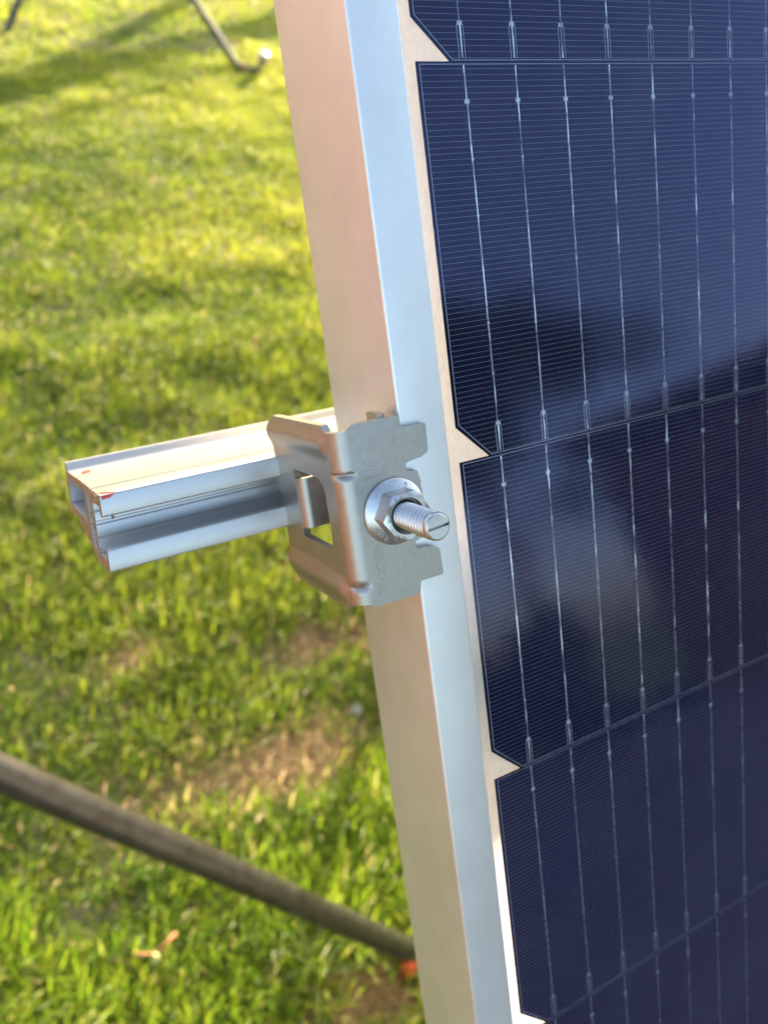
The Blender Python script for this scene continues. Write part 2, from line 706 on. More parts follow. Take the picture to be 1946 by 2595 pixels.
for i in range(12):
    x = i * U
    for yy in (-7.4, -ROW + 7.4):
        add_box(bm, x - .62, x + .62, yy - .42, yy + .42, -.01, .05)
    for s in (-.78, .78):
        add_box(bm, x + s - .05, x + s + .05, -ROW + .75, -ROW + 7.2, -.01, .03)
# printed line just inside the rim of the wafer
ins = [(CELL_L + .85, -.28), (CELL_L + .85, -ROW + LEG + .4), (CELL_L + LEG + .6, -ROW + .5), (CELL_L + CELL_W - LEG - .6, -ROW + .5),
       (CELL_L + CELL_W - .85, -ROW + LEG + .4), (CELL_L + CELL_W - .85, -.28)]
for i in range(6):
    p, q = Vector(ins[i]), Vector(ins[(i + 1) % 6])
    d = (q - p).normalized()
    nrm = Vector((-d.y, d.x)) * .05
    vs = [bm.verts.new((w.x, w.y, .012)) for w in (p - nrm, q - nrm, q + nrm, p + nrm)]
    bm.faces.new(vs)
pads0 = from_bm('contact_pads', bm, M_pad, cell0, None, mm)

first = True
for c in range(NCOL):
    for r in range(-NUP, NDN):
        if first:
            ce = cell0
            first = False
        else:
            ce = cell0.copy()
            COL.objects.link(ce)
            ce.parent = panel
            for src in (wires0, pads0):
                d = src.copy()
                COL.objects.link(d)
                d.parent = ce
        ce.location = (c * COLW * mm, -r * ROW * mm, random.uniform(-.00002, .00002))
        ce.rotation_euler = (random.uniform(-.0002, .0002), random.uniform(-.0002, .0002), random.uniform(-.0004, .0004))

# ------------------------------------------------------------------ mounting rail (section in u = out of the glass, v)
RF = -33.0            # plane where the panel's back meets the rail
sec = rounded([(RF, -78.6, .5), (-43.2, -78.6, 0), (-43.4, -78.9, 0), (-44.0, -78.9, 0), (-44.2, -78.6, 0), (-77.5, -78.6, .6), (-78.6, -76.4, .4), (-80.6, -76.4, .6),
               (-81.0, -84, 1), (-80.6, -90.6, .8), (-76.5, -91.0, .8), (-73.0, -89.4, 1), (-62.0, -92.2, 1), (-52.0, -95.4, 1), (-47.0, -97.2, .8),
               (RF, -96.7, .5), (RF, -91.4, .4), (-35.4, -91.4, .3), (-35.4, -94.2, .3), (-43.6, -94.2, .8), (-43.6, -90.6, .1), (-43.1, -90.3, .1), (-43.1, -87.4, .1), (-43.5, -87.2, .1), (-43.5, -86.6, .1), (-43.1, -86.4, .1), (-43.1, -84.2, .1), (-43.6, -83.9, .1), (-43.6, -81.6, .8), (-35.4, -81.6, .3), (-35.4, -83.8, .3), (RF, -83.8, .5)], 3)
hole1 = rounded([(-54, -80.6, .6), (-77, -80.8, .6), (-78, -87.5, .8), (-55, -88.6, .8)], 3)
hole2 = rounded([(-46.2, -81.0, .4), (-50.6, -81.0, .4), (-50.6, -93.2, .4), (-46.2, -94.4, .4)], 3)
bm = flat_fill([sec, hole1, hole2], 1.0)
END_U = -86.93
for v in bm.verts:
    w, y, z = v.co
    if z < 0:                              # sawn end, slightly out of square
        u = END_U + (y + 88) * .078 + (w + 50) * .035
    else:
        u = 1000.0
    v.co = (u, y, w)
rail = thing('mounting_rail', 'bare aluminium slotted rail with a sawn end and two red marks', 'rail', PM)
rb = from_bm('profile', bm, M_rail, rail, 30, mm)
rb.data.materials.append(M_cut)
for p in rb.data.polygons:
    if p.normal.x < -.9 and p.center.x < -.05:
        p.material_index = 1
    if p.normal.x > .9 and p.center.x > .9:
        p.material_index = 1


def blob(cx, cy, rx, ry, rot, seed, n=18):
    q = random.Random(seed)
    o = []
    for i in range(n):
        a = 2 * math.pi * i / n
        s = 1 + q.uniform(-.12, .12)
        x, y = rx * s * math.cos(a), ry * s * math.sin(a)
        o.append((cx + x * math.cos(rot) - y * math.sin(rot), cy + x * math.sin(rot) + y * math.cos(rot)))
    return o


bm = bmesh.new()
bm.faces.new([bm.verts.new((x, -78.585, z)) for x, z in blob(-83.4, -69.5, 1.2, 3.0, .25, 1)])
bm.faces.new([bm.verts.new((x, -78.585, z)) for x, z in [(-85.3, -34.3), (-83.9, -33.5), (-82.0, -33.25), (-82.6, -34.4), (-84.0, -36.3), (-85.4, -36.8)]])
bm.faces.new([bm.verts.new((x, y, RF + .015)) for x, y in [(-85.3, -78.8), (-82.3, -78.8), (-83.4, -79.5), (-85.3, -79.7)]])
from_bm('paint_marks', bm, M_red, rail, None, mm)

q = random.Random(11)
bm = bmesh.new()
spots = [(-83.9, -84.1, RF - .1, .55)] + [(END_U + .55 + q.uniform(-.2, .5), -78.5, -33 - 30 * q.random() ** 2, q.uniform(.10, .24)) for _ in range(26)]
spots += [(END_U - .1 + q.uniform(-.2, .3), q.uniform(-95, -84), -44.8 - q.uniform(0, .8), q.uniform(.15, .35)) for _ in range(14)]
spots += [(END_U + q.uniform(-.3, .2), q.uniform(-97, -92), q.uniform(-50, -36), q.uniform(.12, .3)) for _ in range(8)]
for cx, cy, cz, r in spots:
    ret = bmesh.ops.create_icosphere(bm, subdivisions=1, radius=r, matrix=Matrix.Translation((cx, cy, cz)))
    for v in ret['verts']:
        v.co += Vector((q.uniform(-1, 1), q.uniform(-1, 1), q.uniform(-1, 1))) * r * .55
from_bm('swarf', bm, M_cut, rail, None, mm)

# ------------------------------------------------------------------ clamp: sheet bent out of one flat blank
CV = -89.0            # its middle line
T = 1.7               # sheet thickness
RM = 2.6              # bend radius to the middle of the sheet
UB = -39.6            # the flat front starts here
WM = 2.35             # middle of the front sheet
ARC = RM * math.pi / 2
SIDE_W0 = WM - RM     # side plate starts at this depth
SIDE_LEN = SIDE_W0 + 34.4


def sdep(w):          # blank coordinate for a depth on the side plate
    return UB - ARC - (SIDE_W0 - w)


H = 20.3
top = lambda d: CV + d
half = [  # (s, offset from the middle, corner radius) upper half from the back edge round to the tabs
    (sdep(-34.4), 13, 0), (sdep(-34.4), 18.6, 2.2), (sdep(-30.6), 20.8, 1.8), (sdep(-1.9), 20.7, .5), (sdep(-.8), 19.2, 1.2), (UB - .4, 19.2, 1.2), (UB + .9, H, .5), (-27.4, H, .9), (-26.9, 17.5, .5),
    (-20.9, 17.5, .6), (-21.1, 11.2, 1.0), (-23.0, 10.3, .5), (-27.1, 9.8, .9), (-27.1, 8.1, .8), (-25.6, 7.7, .4), (-24.3, 7.7, .6), (-24.1, 6.3, .3), (-23.8, 5.2, .3), (-23.95, 4.1, .3), (-23.7, 3.0, .3), (-23.9, 1.8, .3), (-23.7, .7, .3)]
out = [(s, CV + d, r) for s, d, r in half] + [(s, CV - d, r) for s, d, r in half[::-1]]
win = [(sdep(-22.8), CV + 8.6, .15), (sdep(-5.2), CV + 8.4, 4.2), (sdep(-5.2), CV - 8.0, 3.4), (sdep(-22.8), CV - 8.0, .15)]
BU, BV = -31.3, -89.0  # bolt axis
hole = [(BU + 3.3 * math.cos(a), BV + 3.3 * math.sin(a)) for a in [2 * math.pi * i / 28 for i in range(28)]]
bm = flat_fill([rounded(out, 4), rounded(win, 6), hole], 0.0)


def cutlines(vals, axis):
    for q in vals:
        co = (q, 0, 0) if axis == 0 else (0, q, 0)
        no = (1, 0, 0) if axis == 0 else (0, 1, 0)
        bmesh.ops.bisect_plane(bm, geom=bm.verts[:] + bm.edges[:] + bm.faces[:], plane_co=co, plane_no=no, dist=1e-5)


cutlines([UB + 1.2, UB + .6] + [UB - ARC * i / 14 for i in range(15)] + [UB - ARC - x for x in (.5, 1, 2, 4, 8, 12, 16, 20, 24, 28)], 0)
cutlines([CV + s * d for s in (1, -1) for d in (0, 3, 6, 9, 12.0, 12.6, 13.2, 13.8, 14.6, 15.4, 16.2, 17, 17.8, 18.6, 19.4, 20)] +
         [CV + s * 10.2 + e for s in (1, -1) for e in (-1.6, -1.2, -.8, -.4, 0, .4, .8, 1.2, 1.6)], 1)


def sstep(a, b, x):
    t = min(max((x - a) / (b - a), 0), 1)
    return t * t * (3 - 2 * t)


def bend(s, v, off):
    """blank (s, v) with normal offset off -> panel coordinates"""
    d = abs(v - CV)
    # pressed gussets across the bend
    gus = 0.0
    for v0 in (CV + 10.0, CV - 15.0):
        if UB - ARC - .6 < s < UB + 1.4:
            e = (s - (UB - ARC / 2)) / (ARC * .62)
            gus += .95 * max(0, 1 - e * e) * math.exp(-((v - v0) / (.38 if v > v0 else .75)) ** 2)
    off = off - gus
    if s >= UB:
        return Vector((s, v, WM + off))
    if s >= UB - ARC:
        a = (UB - s) / RM
        return Vector((UB - (RM + off) * math.sin(a), v, WM - RM + (RM + off) * math.cos(a)))
    # side plate; the strips above and below the crease swell outwards
    w = SIDE_W0 - (UB - ARC - s)
    k = sstep(0, 2.5, UB - ARC - s)
    swell = (1.05 * sstep(12.6, 16.4, d) - .75 * sstep(16.6, 20.2, d)) * k
    return Vector((UB - RM - off - swell, v, w))


flat = [(v.co.x, v.co.y) for v in bm.verts]
bm.verts.index_update()
faces = [[v.index for v in f.verts] for f in bm.faces]
edges = [(e.verts[0].index, e.verts[1].index) for e in bm.edges if len(e.link_faces) == 1]
bm.free()
bm = bmesh.new()
va = [bm.verts.new(bend(s, v, T / 2)) for s, v in flat]
vb = [bm.verts.new(bend(s, v, -T / 2)) for s, v in flat]
for f in faces:
    bm.faces.new([va[i] for i in f])
    bm.faces.new([vb[i] for i in f[::-1]])
for i, j in edges:
    bm.faces.new((va[i], va[j], vb[j], vb[i]))


def strip(bm, path, v0, v1, th):
    """bent tongue: path = [(u, w)] in the middle of the sheet"""
    ps = [Vector(p) for p in path]
    L = []
    for i, p in enumerate(ps):
        d = (ps[min(i + 1, len(ps) - 1)] - ps[max(i - 1, 0)]).normalized()
        nn = Vector((-d.y, d.x)) * th / 2
        L.append((p + nn, p - nn))
    rows = [[bm.verts.new((q.x, v, q.y)) for q, v in ((a, v0), (a, v1), (b, v1), (b, v0))] for a, b in L]
    for r0, r1 in zip(rows, rows[1:]):
        for i in range(4):
            bm.faces.new((r0[i], r0[(i + 1) % 4], r1[(i + 1) % 4], r1[i]))
    bm.faces.new(rows[0])
    bm.faces.new(rows[-1][::-1])


us = UB - RM
tp = [(us, -23.2)] + [(us + 1.6 - 1.6 * math.cos(a), -22.9 + 1.6 * math.sin(a)) for a in [math.pi / 2 * i / 8 for i in range(9)]] + [(us + 9, -21.3), (us + 14.2, -21.3)]
strip(bm, tp, CV + 6.2, CV - 6.0, T * .9)
# small lip bent back from the top edge beside the frame
strip(bm, [(-31.6, WM - .2), (-30.4, 1.2), (-29.9, 0), (-29.6, -2), (-29.6, -6.0)], CV + H - 1.2, CV + H + .6, 1.5)
clamp = thing('panel_clamp', 'stainless steel panel clamp bolted over the frame edge, bent from sheet', 'clamp', PM)
bracket = from_bm('bracket', bm, M_steel, clamp, 32, mm)
bv = bracket.modifiers.new('soft_edges', 'BEVEL')
bv.width = .00022
bv.segments = 2
bv.limit_method = 'ANGLE'
bv.angle_limit = math.radians(50)

# flange nut
bm = bmesh.new()
NZ = WM + T / 2 + .02
RFl = 7.35
add_lathe(bm, [(3.1, NZ), (RFl - .2, NZ), (RFl, NZ + .25), (RFl, NZ + .75), (RFl - .25, NZ + 1.0), (5.2, NZ + 1.75), (4.6, NZ + 1.95), (3.1, NZ + 1.95)], 64, (BU, BV), True)
hexr = 5.0 / math.cos(math.pi / 6)
rot = math.radians(2)
NH = NZ + 6.2


def hexring(r, z):
    return [bm.verts.new((BU + r * math.cos(rot + math.pi / 3 * i), BV + r * math.sin(rot + math.pi / 3 * i), z)) for i in range(6)]


SEG = 72


def ring_at(z, fn):
    return [bm.verts.new((BU + fn(a) * math.cos(a), BV + fn(a) * math.sin(a), z if not callable(z) else z(a))) for a in [2 * math.pi * i / SEG for i in range(SEG)]]


def hexrad(a):
    b = (a - rot) % (math.pi / 3) - math.pi / 6
    return 5.0 / math.cos(b)


ch = lambda a: NH - max(0, (hexrad(a) - 5.05)) * .75
R = [ring_at(NZ + 1.2, hexrad), ring_at(ch, hexrad), ring_at(NH, lambda a: min(hexrad(a), 4.85)), ring_at(NH, lambda a: 4.0), ring_at(NH - .75, lambda a: 3.2), ring_at(NH - 3.5, lambda a: 3.05)]
for a, b in zip(R, R[1:]):
    for i in range(SEG):
        bm.faces.new((a[i], a[(i + 1) % SEG], b[(i + 1) % SEG], b[i]))
nut = from_bm('flange_nut', bm, M_bolt, clamp, 28, mm)

# bolt: threaded shank with a chamfered, slotted tip
bm = bmesh.new()
BZ = 21.6
pitch = 1.25
SEG = 40
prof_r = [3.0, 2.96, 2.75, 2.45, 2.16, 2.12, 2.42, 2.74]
nz = len(prof_r)
turns = int((BZ - 1.6 + 10.0) / pitch)
N = turns * SEG
P_ = []
for j in range(nz):
    P_.append([bm.verts.new((BU + prof_r[j] * math.cos(2 * math.pi * k / SEG), BV + prof_r[j] * math.sin(2 * math.pi * k / SEG), -10.0 + pitch * (k / SEG + j / nz))) for k in range(N + 1)])
for k in range(N):
    for j in range(nz):
        if j + 1 < nz:
            a, b = P_[j + 1][k], P_[j + 1][k + 1]
        elif k + 1 + SEG <= N:
            a, b = P_[0][k + SEG], P_[0][k + 1 + SEG]
        else:
            continue
        f = bm.faces.new((P_[j][k], P_[j][k + 1], b, a))
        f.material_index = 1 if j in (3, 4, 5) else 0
tips = []
for r, z in ((2.2, BZ - 2.1), (2.9, BZ - 1.45), (2.97, BZ - .75), (2.9, BZ - .45), (2.55, BZ - .05), (2.45, BZ)):
    tips.append([bm.verts.new((BU + r * math.cos(2 * math.pi * i / SEG), BV + r * math.sin(2 * math.pi * i / SEG), z)) for i in range(SEG)])
allr = tips
for a, b in zip(allr, allr[1:]):
    for i in range(SEG):
        bm.faces.new((a[i], a[(i + 1) % SEG], b[(i + 1) % SEG], b[i]))
# end face with the slot: two half discs and a trough
sa = math.radians(4)
dirs = Vector((math.cos(sa), math.sin(sa)))
prp = Vector((-dirs.y, dirs.x))
hw = .28
for sg in (1, -1):
    pts = []
    for i in range(SEG):
        a = 2 * math.pi * i / SEG
        p = Vector((2.45 * math.cos(a), 2.45 * math.sin(a)))
        if p.dot(prp) * sg > hw:
            pts.append((math.atan2(p.dot(prp) * sg, p.dot(dirs)), p))
    pts.sort(key=lambda t: t[0])
    xe = math.sqrt(2.45 ** 2 - hw ** 2)
    poly = [dirs * xe + prp * hw * sg] + [p for _, p in pts] + [-dirs * xe + prp * hw * sg]
    vs = [bm.verts.new((BU + p.x, BV + p.y, BZ)) for p in poly]
    bm.faces.new(vs if sg > 0 else vs[::-1])
    lo = [bm.verts.new((BU + p.x, BV + p.y, BZ - .9)) for p in (poly[0], poly[-1])]
    bm.faces.new((vs[0], vs[-1], lo[1], lo[0]))
    if sg > 0:
        keep = lo
    else:
        bm.faces.new((keep[0], keep[1], lo[1], lo[0]))
# plain shank and hammer head down in the rail slot
add_lathe(bm, [(2.6, -10.0), (2.6, -39.0)], 24, (BU, BV))
add_box(bm, BU - 8, BU + 8, BV - 4.5, BV + 4.5, -42.5, -37.5)
bolt = from_bm('bolt', bm, M_bolt, clamp, 40, mm)
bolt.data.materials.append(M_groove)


def lettering(name, items, parent, material):
    """items = [(text, size, 4x4 matrix in mm)]; shallow letters standing .03 mm proud"""
    big = bmesh.new()
    for txt, size, mt, hollow in items:
        cu = bpy.data.curves.new('tmp', 'FONT')
        cu.body = txt
        cu.size = size
        cu.align_x = 'CENTER'
        cu.align_y = 'CENTER'
        if hollow:
            cu.fill_mode = 'NONE'
            cu.bevel_depth = hollow
            cu.bevel_resolution = 0
            cu.offset = 0
        else:
            cu.extrude = .02
        ob = bpy.data.objects.new('tmp', cu)
        COL.objects.link(ob)
        dg = bpy.context.evaluated_depsgraph_get()
        me = bpy.data.meshes.new_from_object(ob.evaluated_get(dg))
        me.transform(mt)
        big.from_mesh(me)
        bpy.data.meshes.remove(me)
        bpy.data.objects.remove(ob)
        bpy.data.curves.remove(cu)
    return from_bm(name, big, material, parent, None, mm)


FZ = WM + T / 2
TR = Matrix.Translation
down = Matrix.Rotation(-math.pi / 2, 4, 'Z')
lettering('stamped_text', [
    ('GECO', 3.0, TR((-36.4, -99.4, FZ)) @ down, .035),
    ('35', 2.7, TR((-36.9, -105.2, FZ)) @ down, .035),
    ('intersole', 1.7, TR((-34.6, -80.4, FZ)) @ Matrix.Rotation(.02, 4, 'Z'), .03)], bracket, M_etch)
bm = bmesh.new()
for r0, r1 in ((2.77, 2.83),):
    add_lathe(bm, [(r0, FZ - .01), (r0, FZ + .015), (r1, FZ + .015), (r1, FZ - .01)], 48, (-34.8, -75.4), True)
add_box(bm, -38.6, -31.6, -79.05, -78.97, FZ - .01, FZ + .015)
emb = from_bm('stamped_emblem', bm, M_etch, bracket, None, mm)


def on_flange(ch, deg):
    a = math.radians(deg)
    r = 6.25
    zz = NZ + 1.0 + .75 * (RFl - .25 - r) / (RFl - .25 - 5.2) + .02
    return (ch, 1.5, TR((BU + r * math.cos(a), BV + r * math.sin(a), zz)) @ Matrix.Rotation(a + math.pi / 2, 4, 'Z') @ Matrix.Rotation(.3, 4, 'X'), .06)


lettering('raised_letters', [on_flange('F', 205), on_flange('O', 222), on_flange('K', 239), on_flange('S', 62)], nut, M_bolt)

# ------------------------------------------------------------------ post behind the panel, unseen, added to shade the rail top
shade_box = thing('rail_shade_box', 'unseen grey timber box on a thin pole, added to shade the rail', 'bird box', Matrix.Translation((.496, .64, 0)))
bm = bmesh.new()
add_box(bm, -.06, .06, -.06, .06, .90, 1.22)
from_bm('box', bm, M_bench, shade_box)
bm = bmesh.new()
vs = [bm.verts.new(p) for p in ((-.075, -.09, 1.221), (.075, -.09, 1.221), (.075, .075, 1.27), (-.075, .075, 1.27), (-.075, -.09, 1.236), (.075, -.09, 1.236), (.075, .075, 1.285), (-.075, .075, 1.285))]
for f in ((3, 2, 1, 0), (4, 5, 6, 7), (0, 1, 5, 4), (1, 2, 6, 5), (2, 3, 7, 6), (3, 0, 4, 7)):
    bm.faces.new([vs[i] for i in f])
from_bm('roof', bm, M_wood, shade_box)
bm = bmesh.new()
add_tube(bm, [(.03, 0, -.1), (.03, 0, .90)], .011, 12)
from_bm('pole', bm, M_tube, shade_box, 40)


# ------------------------------------------------------------------ tube frames standing in the grass
def tube_part(name, pts, r, mat, parent, seg=20):
    bm = bmesh.new()
    add_tube(bm, pts, r, seg)
    return from_bm(name, bm, mat, parent, 40)


def lerp(a, b, t):
    return tuple(a[i] + (b[i] - a[i]) * t for i in range(3))


A = (.188, .037, .006)
B = (-.1437, .1675, .4322)
near = thing('tube_stand', 'weathered brown metal tube slanting down across the grass, near the camera', 'stand')
topn = lerp(A, B, 2.6)
tube_part('leg', [A, lerp(A, B, .5), B, lerp(A, B, 2), topn], .0122, M_tube, near)
foot2 = (topn[0] - .75, topn[1] + .35, .015)
tube_part('leg', [topn, foot2], .0122, M_tube, near)
tube_part('foot_cap', [(.166, .034, .030), (.166, .033, .018), (.167, .032, .006)], [.007, .010, .009], M_orange, near)
tube_part('foot_bar', [(.185, .03, .013), (.25, .10, .012)], .012, M_tube, near)

far = thing('tube_stand', 'thin grey metal tube legs meeting above, orange foot, far across the lawn', 'stand')
AP = (.750, 3.655, .565)
tube_part('leg', [(1.085, 2.975, .0), AP], .0125, M_tube_dull, far)
tube_part('leg', [(.35, 3.41, .0), AP], .0125, M_tube_dull, far)
tube_part('foot_bar', [(1.075, 2.972, .012), (1.125, 2.905, .016), (1.163, 2.945, .044)], .0125, M_tube_dull, far)
tube_part('foot_cap', [(1.158, 2.940, .040), (1.163, 2.945, .047), (1.170, 2.950, .060), (1.173, 2.952, .068)], [.017, .024, .022, .009], M_sunlit_cap, far)
tube_part('foot_cap', [(1.068, 2.955, .018), (1.10, 2.942, .016)], .014, M_faded, far)

# bench added out of frame to the right to cast a shadow band on the lawn
bench = thing('shadow_bench', 'unseen low grey timber bench, added to cast a shadow band on the lawn', 'bench', Matrix.Translation((2.02, 4.55, 0)) @ Matrix.Rotation(math.radians(90 - 58), 4, 'Z'))
bm = bmesh.new()
add_box(bm, -.85, .95, -.085, .085, .42, .45)
from_bm('seat', bm, M_bench, bench)
for x in (-.7, .6):
    bm = bmesh.new()
    add_box(bm, x - .03, x + .03, -.045, .045, .0, .42)
    from_bm('leg', bm, M_bench, bench)

# ------------------------------------------------------------------ garden behind the photographer (seen mirrored in the glass)
def rot_about(x, y, deg):
    return Matrix.Translation((x, y, 0)) @ Matrix.Rotation(math.radians(deg), 4, 'Z')


shed = thing('reflection_shed', 'unseen dark brown shed, added as the dark shape mirrored in the solar panel', 'shed', rot_about(4.55, -5.3, 40))  # added dark mass for the glass to mirror, instead of the photographer
bm = bmesh.new()
for i in range(42):
    add_box(bm, i * .12, i * .12 + .117, 0.0, .03, 0, 2.35)
for i in range(24):
    add_box(bm, 0.0, .03, -.04 - i * .12 - .117, -.04 - i * .12, 0, 2.35)
add_box(bm, .031, 5.0, -2.9, -.001, 0, 2.35)
from_bm('wall', bm, M_wood, shed)
bm = bmesh.new()
vs = [bm.verts.new(p) for p in ((-.25, .25, 2.36), (5.3, .25, 2.36), (5.3, -3.2, 2.9), (-.25, -3.2, 2.9), (-.25, .25, 2.46), (5.3, .25, 2.46), (5.3, -3.2, 3.0), (-.25, -3.2, 3.0))]
for f in ((3, 2, 1, 0), (4, 5, 6, 7), (0, 1, 5, 4), (1, 2, 6, 5), (2, 3, 7, 6), (3, 0, 4, 7)):
    bm.faces.new([vs[i] for i in f])
from_bm('roof', bm, M_roof, shed)

M_hedge = mat_leaf("hedge_leaves", (.012, .026, .008), (.04, .07, .018), 3)


def leaf_cloud(name, n, fn, size, mat, parent, seed):
    r = np.random.default_rng(seed)
    c = fn(r, n)
    nrm = r.normal(size=(n, 3))
    nrm /= np.linalg.norm(nrm, axis=1)[:, None]
    t = np.cross(nrm, r.normal(size=(n, 3)))
    t /= np.linalg.norm(t, axis=1)[:, None]
    b = np.cross(nrm, t)
    s = (size * r.uniform(.6, 1.4, n))[:, None]
    co = np.stack([c - t * s, c + b * s * .5, c + t * s, c - b * s * .5], 1).reshape(-1, 3)
    me = bpy.data.meshes.new(name)
    me.from_pydata(co.tolist(), [], [(4 * i, 4 * i + 1, 4 * i + 2, 4 * i + 3) for i in range(n)])
    return link_mesh(name, me, mat, parent)


def hedge_fn(r, n):
    x = r.uniform(-7, 3.6, n)
    h = 1.35 + .28 * np.sin(x * 1.7) + .2 * np.sin(x * 4.1 + 1)
    z = h * r.uniform(0, 1, n) ** .7
    return np.stack([x + 2.0, -8.2 + r.uniform(-.45, .45, n), z], 1)


hedge = thing('clipped_hedge', 'dark green hedge along the lawn edge behind the photographer', 'hedge')
leaf_cloud('foliage', 14000, hedge_fn, .07, M_hedge, hedge, 5)


def crown_fn(r, n):
    cl = r.normal(size=(46, 3)) * np.array([1.3, .8, .75])
    pick = cl[r.integers(0, 46, n)]
    return pick + r.normal(size=(n, 3)) * .26 + np.array([6.2, -9.6, 4.9])


tree = thing('garden_tree', 'loose green tree rising over the hedge behind the photographer', 'tree')
leaf_cloud('crown', 9000, crown_fn, .085, M_hedge, tree, 8)
bm = bmesh.new()
add_tube(bm, [(6.3, -9.7, 0), (6.2, -9.6, 1.6), (6.3, -9.5, 3.4), (6.1, -9.6, 4.6)], [.14, .11, .07, .02], 10)
for q in range(7):
    a = q * .9
    add_tube(bm, [(6.25, -9.6, 2.0 + q * .25), (6.25 + .9 * math.cos(a), -9.6 + .8 * math.sin(a), 2.9 + q * .3)], [.045, .012], 6)
from_bm('trunk', bm, M_wood, tree)


# ------------------------------------------------------------------ grass
def vnoise(x, y, scale, seed):
    r = np.random.default_rng(seed)
    G = r.random((64, 64))
    X, Y = x * scale + 1000, y * scale + 1000
    xi, yi = np.floor(X).astype(int), np.floor(Y).astype(int)
    fx, fy = X - xi, Y - yi
    fx, fy = fx * fx * (3 - 2 * fx), fy * fy * (3 - 2 * fy)
    g = lambda a, b: G[a % 64, b % 64]
    return (g(xi, yi) * (1 - fx) + g(xi + 1, yi) * fx) * (1 - fy) + (g(xi, yi + 1) * (1 - fx) + g(xi + 1, yi + 1) * fx) * fy


BARE = [(.085, .315, .125, .055), (.165, .32, .07, .030), (.27, .455, .07, .035), (.10, .020, .06, .03), (.02, .53, .035, .02)]


def bareness(x, y):
    b = np.zeros_like(x)
    nx = (vnoise(x, y, 28, 21) - .5) * .06
    ny = (vnoise(x, y, 28, 22) - .5) * .06
    for cx, cy, rx, ry in BARE:
        d = np.sqrt(((x + nx - cx) / rx) ** 2 + ((y + ny - cy) / ry) ** 2)
        b = np.maximum(b, np.clip(1.5 - d, 0, 1))
    return b


def scatter(n, x0, x1, y0, y1, seed, skip=None):
    r = np.random.default_rng(seed)
    x, y = r.uniform(x0, x1, n), r.uniform(y0, y1, n)
    clump = vnoise(x, y, 22, 31) * .6 + vnoise(x, y, 60, 32) * .4
    keep = (y > -.79) & (clump > r.uniform(.0, .50, n)) & (r.random(n) > bareness(x, y) * .93) & (x > -.79)
    if skip:
        keep &= ~((x > skip[0]) & (x < skip[1]) & (y > skip[2]) & (y < skip[3]))
    return x[keep], y[keep]


def blades(x, y, hmin, hmax, wmin, wmax, seed, flat=0.0, dry=0.035, kind=0):
    r = np.random.default_rng(seed)
    n = len(x)
    cl = vnoise(x, y, 9, 33)
    big = vnoise(x, y, 2.3, 34)
    h = r.uniform(hmin, hmax, n) * (.55 + .8 * cl)
    w = r.uniform(wmin, wmax, n)
    az = r.uniform(0, 2 * np.pi, n)
    lean = r.beta(1.6, 2.2, n) * 1.25 + flat
    curl = r.uniform(.1, 1.0, n)
    dx, dy = np.cos(az), np.sin(az)
    px, py = -dy, dx
    tw = r.uniform(-.7, .7, n)
    V = []
    a = lean * .45
    cx, cy, cz = x.copy(), y.copy(), np.full(n, -.004)
    for s in range(4):
        f = (1.0, .92, .62, .0)[s]
        wx = (px * np.cos(tw * s / 3) + dx * np.sin(tw * s / 3) * .4) * w * f * .5
        wy = (py * np.cos(tw * s / 3) + dy * np.sin(tw * s / 3) * .4) * w * f * .5
        wz = np.sin(tw * s / 3) * w * f * .3
        if s < 3:
            V.append(np.stack([cx - wx, cy - wy, cz - wz], 1))
            V.append(np.stack([cx + wx, cy + wy, cz + wz], 1))
        else:
            V.append(np.stack([cx, cy, cz], 1))
        st = h / 3
        cx = cx + dx * st * np.sin(a)
        cy = cy + dy * st * np.sin(a)
        cz = np.maximum(cz + st * np.cos(a), .0015 + r.random(n) * .004)
        a = np.minimum(a + curl * .5 + lean * .25, 1.75)
    co = np.stack(V, 1)                       # n,7,3
    g0 = np.array([.065, .125, .010])
    g1 = np.array([.245, .295, .020])
    g2 = np.array([.400, .390, .050])
    t = np.clip(r.normal(.42, .24, n) + (big - .5) * .7 + (cl - .5) * .3, 0, 1)[:, None]
    c = np.where(t < .6, g0 + (g1 - g0) * (t / .6), g1 + (g2 - g1) * ((t - .6) / .4))
    br = bareness(x, y)
    dr = (r.random(n) < dry + br * .45)[:, None]
    straw = np.array([.50, .37, .19]) * r.uniform(.45, 1.15, (n, 1))
    c = np.where(dr, straw, c)
    col = np.repeat(c[:, None, :], 7, 1)
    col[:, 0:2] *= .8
    return co, col


P = []
# close and in view
x, y = scatter(190000, -.6, 1.05, -.3, 1.35, 41)
P.append(blades(x, y, .015, .048, .0012, .0030, 51))
x, y = scatter(190000, -.4, 1.9, 1.35, 3.2, 42)
P.append(blades(x, y, .013, .034, .0016, .0036, 52))
x, y = scatter(110000, -.4, 3.2, 3.2, 6.2, 43)
P.append(blades(x, y, .014, .036, .0028, .0052, 53))
P[-1][1][:] *= 1.1
x, y = scatter(40000, -.75, 6.5, -1.2, 9.0, 44, (-.5, 2.0, -.3, 6.0))
P.append(blades(x, y, .03, .06, .006, .010, 54))
# lusher growth in front of the bare strip
x, y = scatter(26000, -.40, .30, -.12, .33, 45)
k_ = np.random.default_rng(9).random(len(x)) < np.clip((.30 - y + (vnoise(x, y, 14, 61) - .5) * .16) / .14, 0, .62)
x, y = x[k_], y[k_]
P.append(blades(x, y, .030, .065, .0016, .0034, 56))
P[-1][1][:] *= np.array([.90, 1.06, .8])
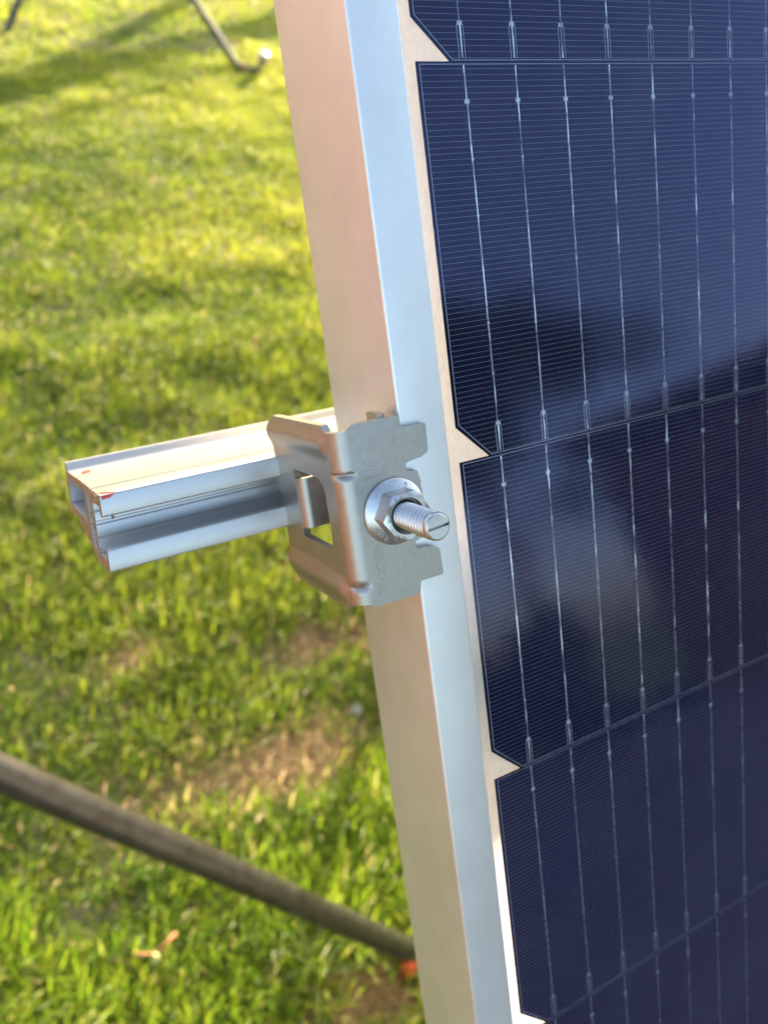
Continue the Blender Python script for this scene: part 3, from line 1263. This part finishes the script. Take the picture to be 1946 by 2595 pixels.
# dead straw lying on the bare patches
r_ = np.random.default_rng(77)
x = np.concatenate([r_.normal(cx, rx * .7, 700) for cx, cy, rx, ry in BARE])
y = np.concatenate([r_.normal(cy, ry * .7, 700) for cx, cy, rx, ry in BARE])
P.append(blades(x, y, .014, .045, .0012, .0026, 55, 1.25, 1.0))
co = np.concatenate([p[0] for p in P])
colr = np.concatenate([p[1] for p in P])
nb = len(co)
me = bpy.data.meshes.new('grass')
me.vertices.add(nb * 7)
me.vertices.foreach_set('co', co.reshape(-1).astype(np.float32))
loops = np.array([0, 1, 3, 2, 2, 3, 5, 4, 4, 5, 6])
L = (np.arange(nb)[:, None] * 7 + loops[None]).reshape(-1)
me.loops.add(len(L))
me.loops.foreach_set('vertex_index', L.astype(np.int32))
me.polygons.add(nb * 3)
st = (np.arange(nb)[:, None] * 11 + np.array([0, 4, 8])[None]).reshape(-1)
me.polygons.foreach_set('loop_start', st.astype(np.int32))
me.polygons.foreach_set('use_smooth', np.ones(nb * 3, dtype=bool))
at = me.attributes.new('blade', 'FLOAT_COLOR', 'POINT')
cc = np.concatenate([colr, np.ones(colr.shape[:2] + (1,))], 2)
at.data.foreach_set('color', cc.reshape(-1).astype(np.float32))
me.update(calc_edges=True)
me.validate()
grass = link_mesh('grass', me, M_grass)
grass['kind'] = 'stuff'

# ------------------------------------------------------------------ small single things in the grass
M_tuft = mat_leaf("long_grass", (.09, .14, .02), (.20, .24, .06), 40)


def tuft_mesh(seed, n, length, width):
    r = random.Random(seed)
    bm = bmesh.new()
    for i in range(n):
        a = r.uniform(0, 2 * math.pi)
        ln = length * r.uniform(.6, 1.1)
        w = width * r.uniform(.8, 1.2)
        p = Vector((r.uniform(-.008, .008), r.uniform(-.008, .008), 0))
        d = Vector((math.cos(a), math.sin(a), 0))
        sd = Vector((-d.y, d.x, 0))
        ang = r.uniform(.15, .6)
        prev = None
        for s in range(6):
            ww = w * (1, 1.0, .9, .7, .45, .05)[s] * .5
            row = (bm.verts.new(p - sd * ww), bm.verts.new(p + sd * ww + Vector((0, 0, ww * .4))))
            if prev:
                bm.faces.new((prev[0], prev[1], row[1], row[0]))
            prev = row
            p = p + (d * math.sin(ang) + Vector((0, 0, math.cos(ang)))) * ln / 5
            ang += r.uniform(.15, .35)
    return bm


tuft = from_bm('grass_tuft', tuft_mesh(4, 13, .085, .0042), M_tuft, None, 180)
tuft.location = (.075, .07, .002)
tag(tuft, 'tuft of long pale green blades beside the foot of the panel', 'grass tuft')

k = NT("dead_leaf")
n = k.noise(k.coords(), 200, 4)
M_dead = k.done(k.principled(k.ramp(n, [(.3, (.25, .09, .03)), (.7, (.40, .20, .08))]), .6).outputs[0])
k = NT("pale_pod")
n = k.noise(k.coords(), 150, 3)
M_pod = k.done(k.principled(k.ramp(n, [(.3, (.35, .40, .10)), (.7, (.50, .52, .22))]), .45).outputs[0])
pod = thing('fallen_bud', 'pale green fallen bud with two brown stalks lying in the grass', 'bud', Matrix.Translation((-.07, .150, .030)))
bm = bmesh.new()
add_lathe(bm, [(0, -.009), (.003, -.008), (.0052, -.003), (.005, .002), (.003, .006), (0, .008)], 14)
from_bm('bud', bm, M_pod, pod, 180)
for p1 in ((-.018, .008, .010), (.026, .012, .004)):
    bm = bmesh.new()
    add_tube(bm, [(0, .002, .004), (p1[0] * .5, p1[1] * .6, p1[2] * .8), p1], [.0013, .0018, .0026], 8)
    from_bm('stalk', bm, M_dead, pod, 180)

M_stone = mat_plain("grey_stone", (.22, .23, .25), (.36, .37, .40), 90, .7)
bm = bmesh.new()
bmesh.ops.create_icosphere(bm, subdivisions=3, radius=.008)
for v in bm.verts:
    v.co.z *= .6
    v.co *= 1 + .12 * math.sin(v.co.x * 700) * math.cos(v.co.y * 500)
peb = from_bm('pebble', bm, M_stone, None, 180)
peb.location = (.26, .342, .006)
tag(peb, 'small grey pebble on the bare soil close to the panel', 'stone')
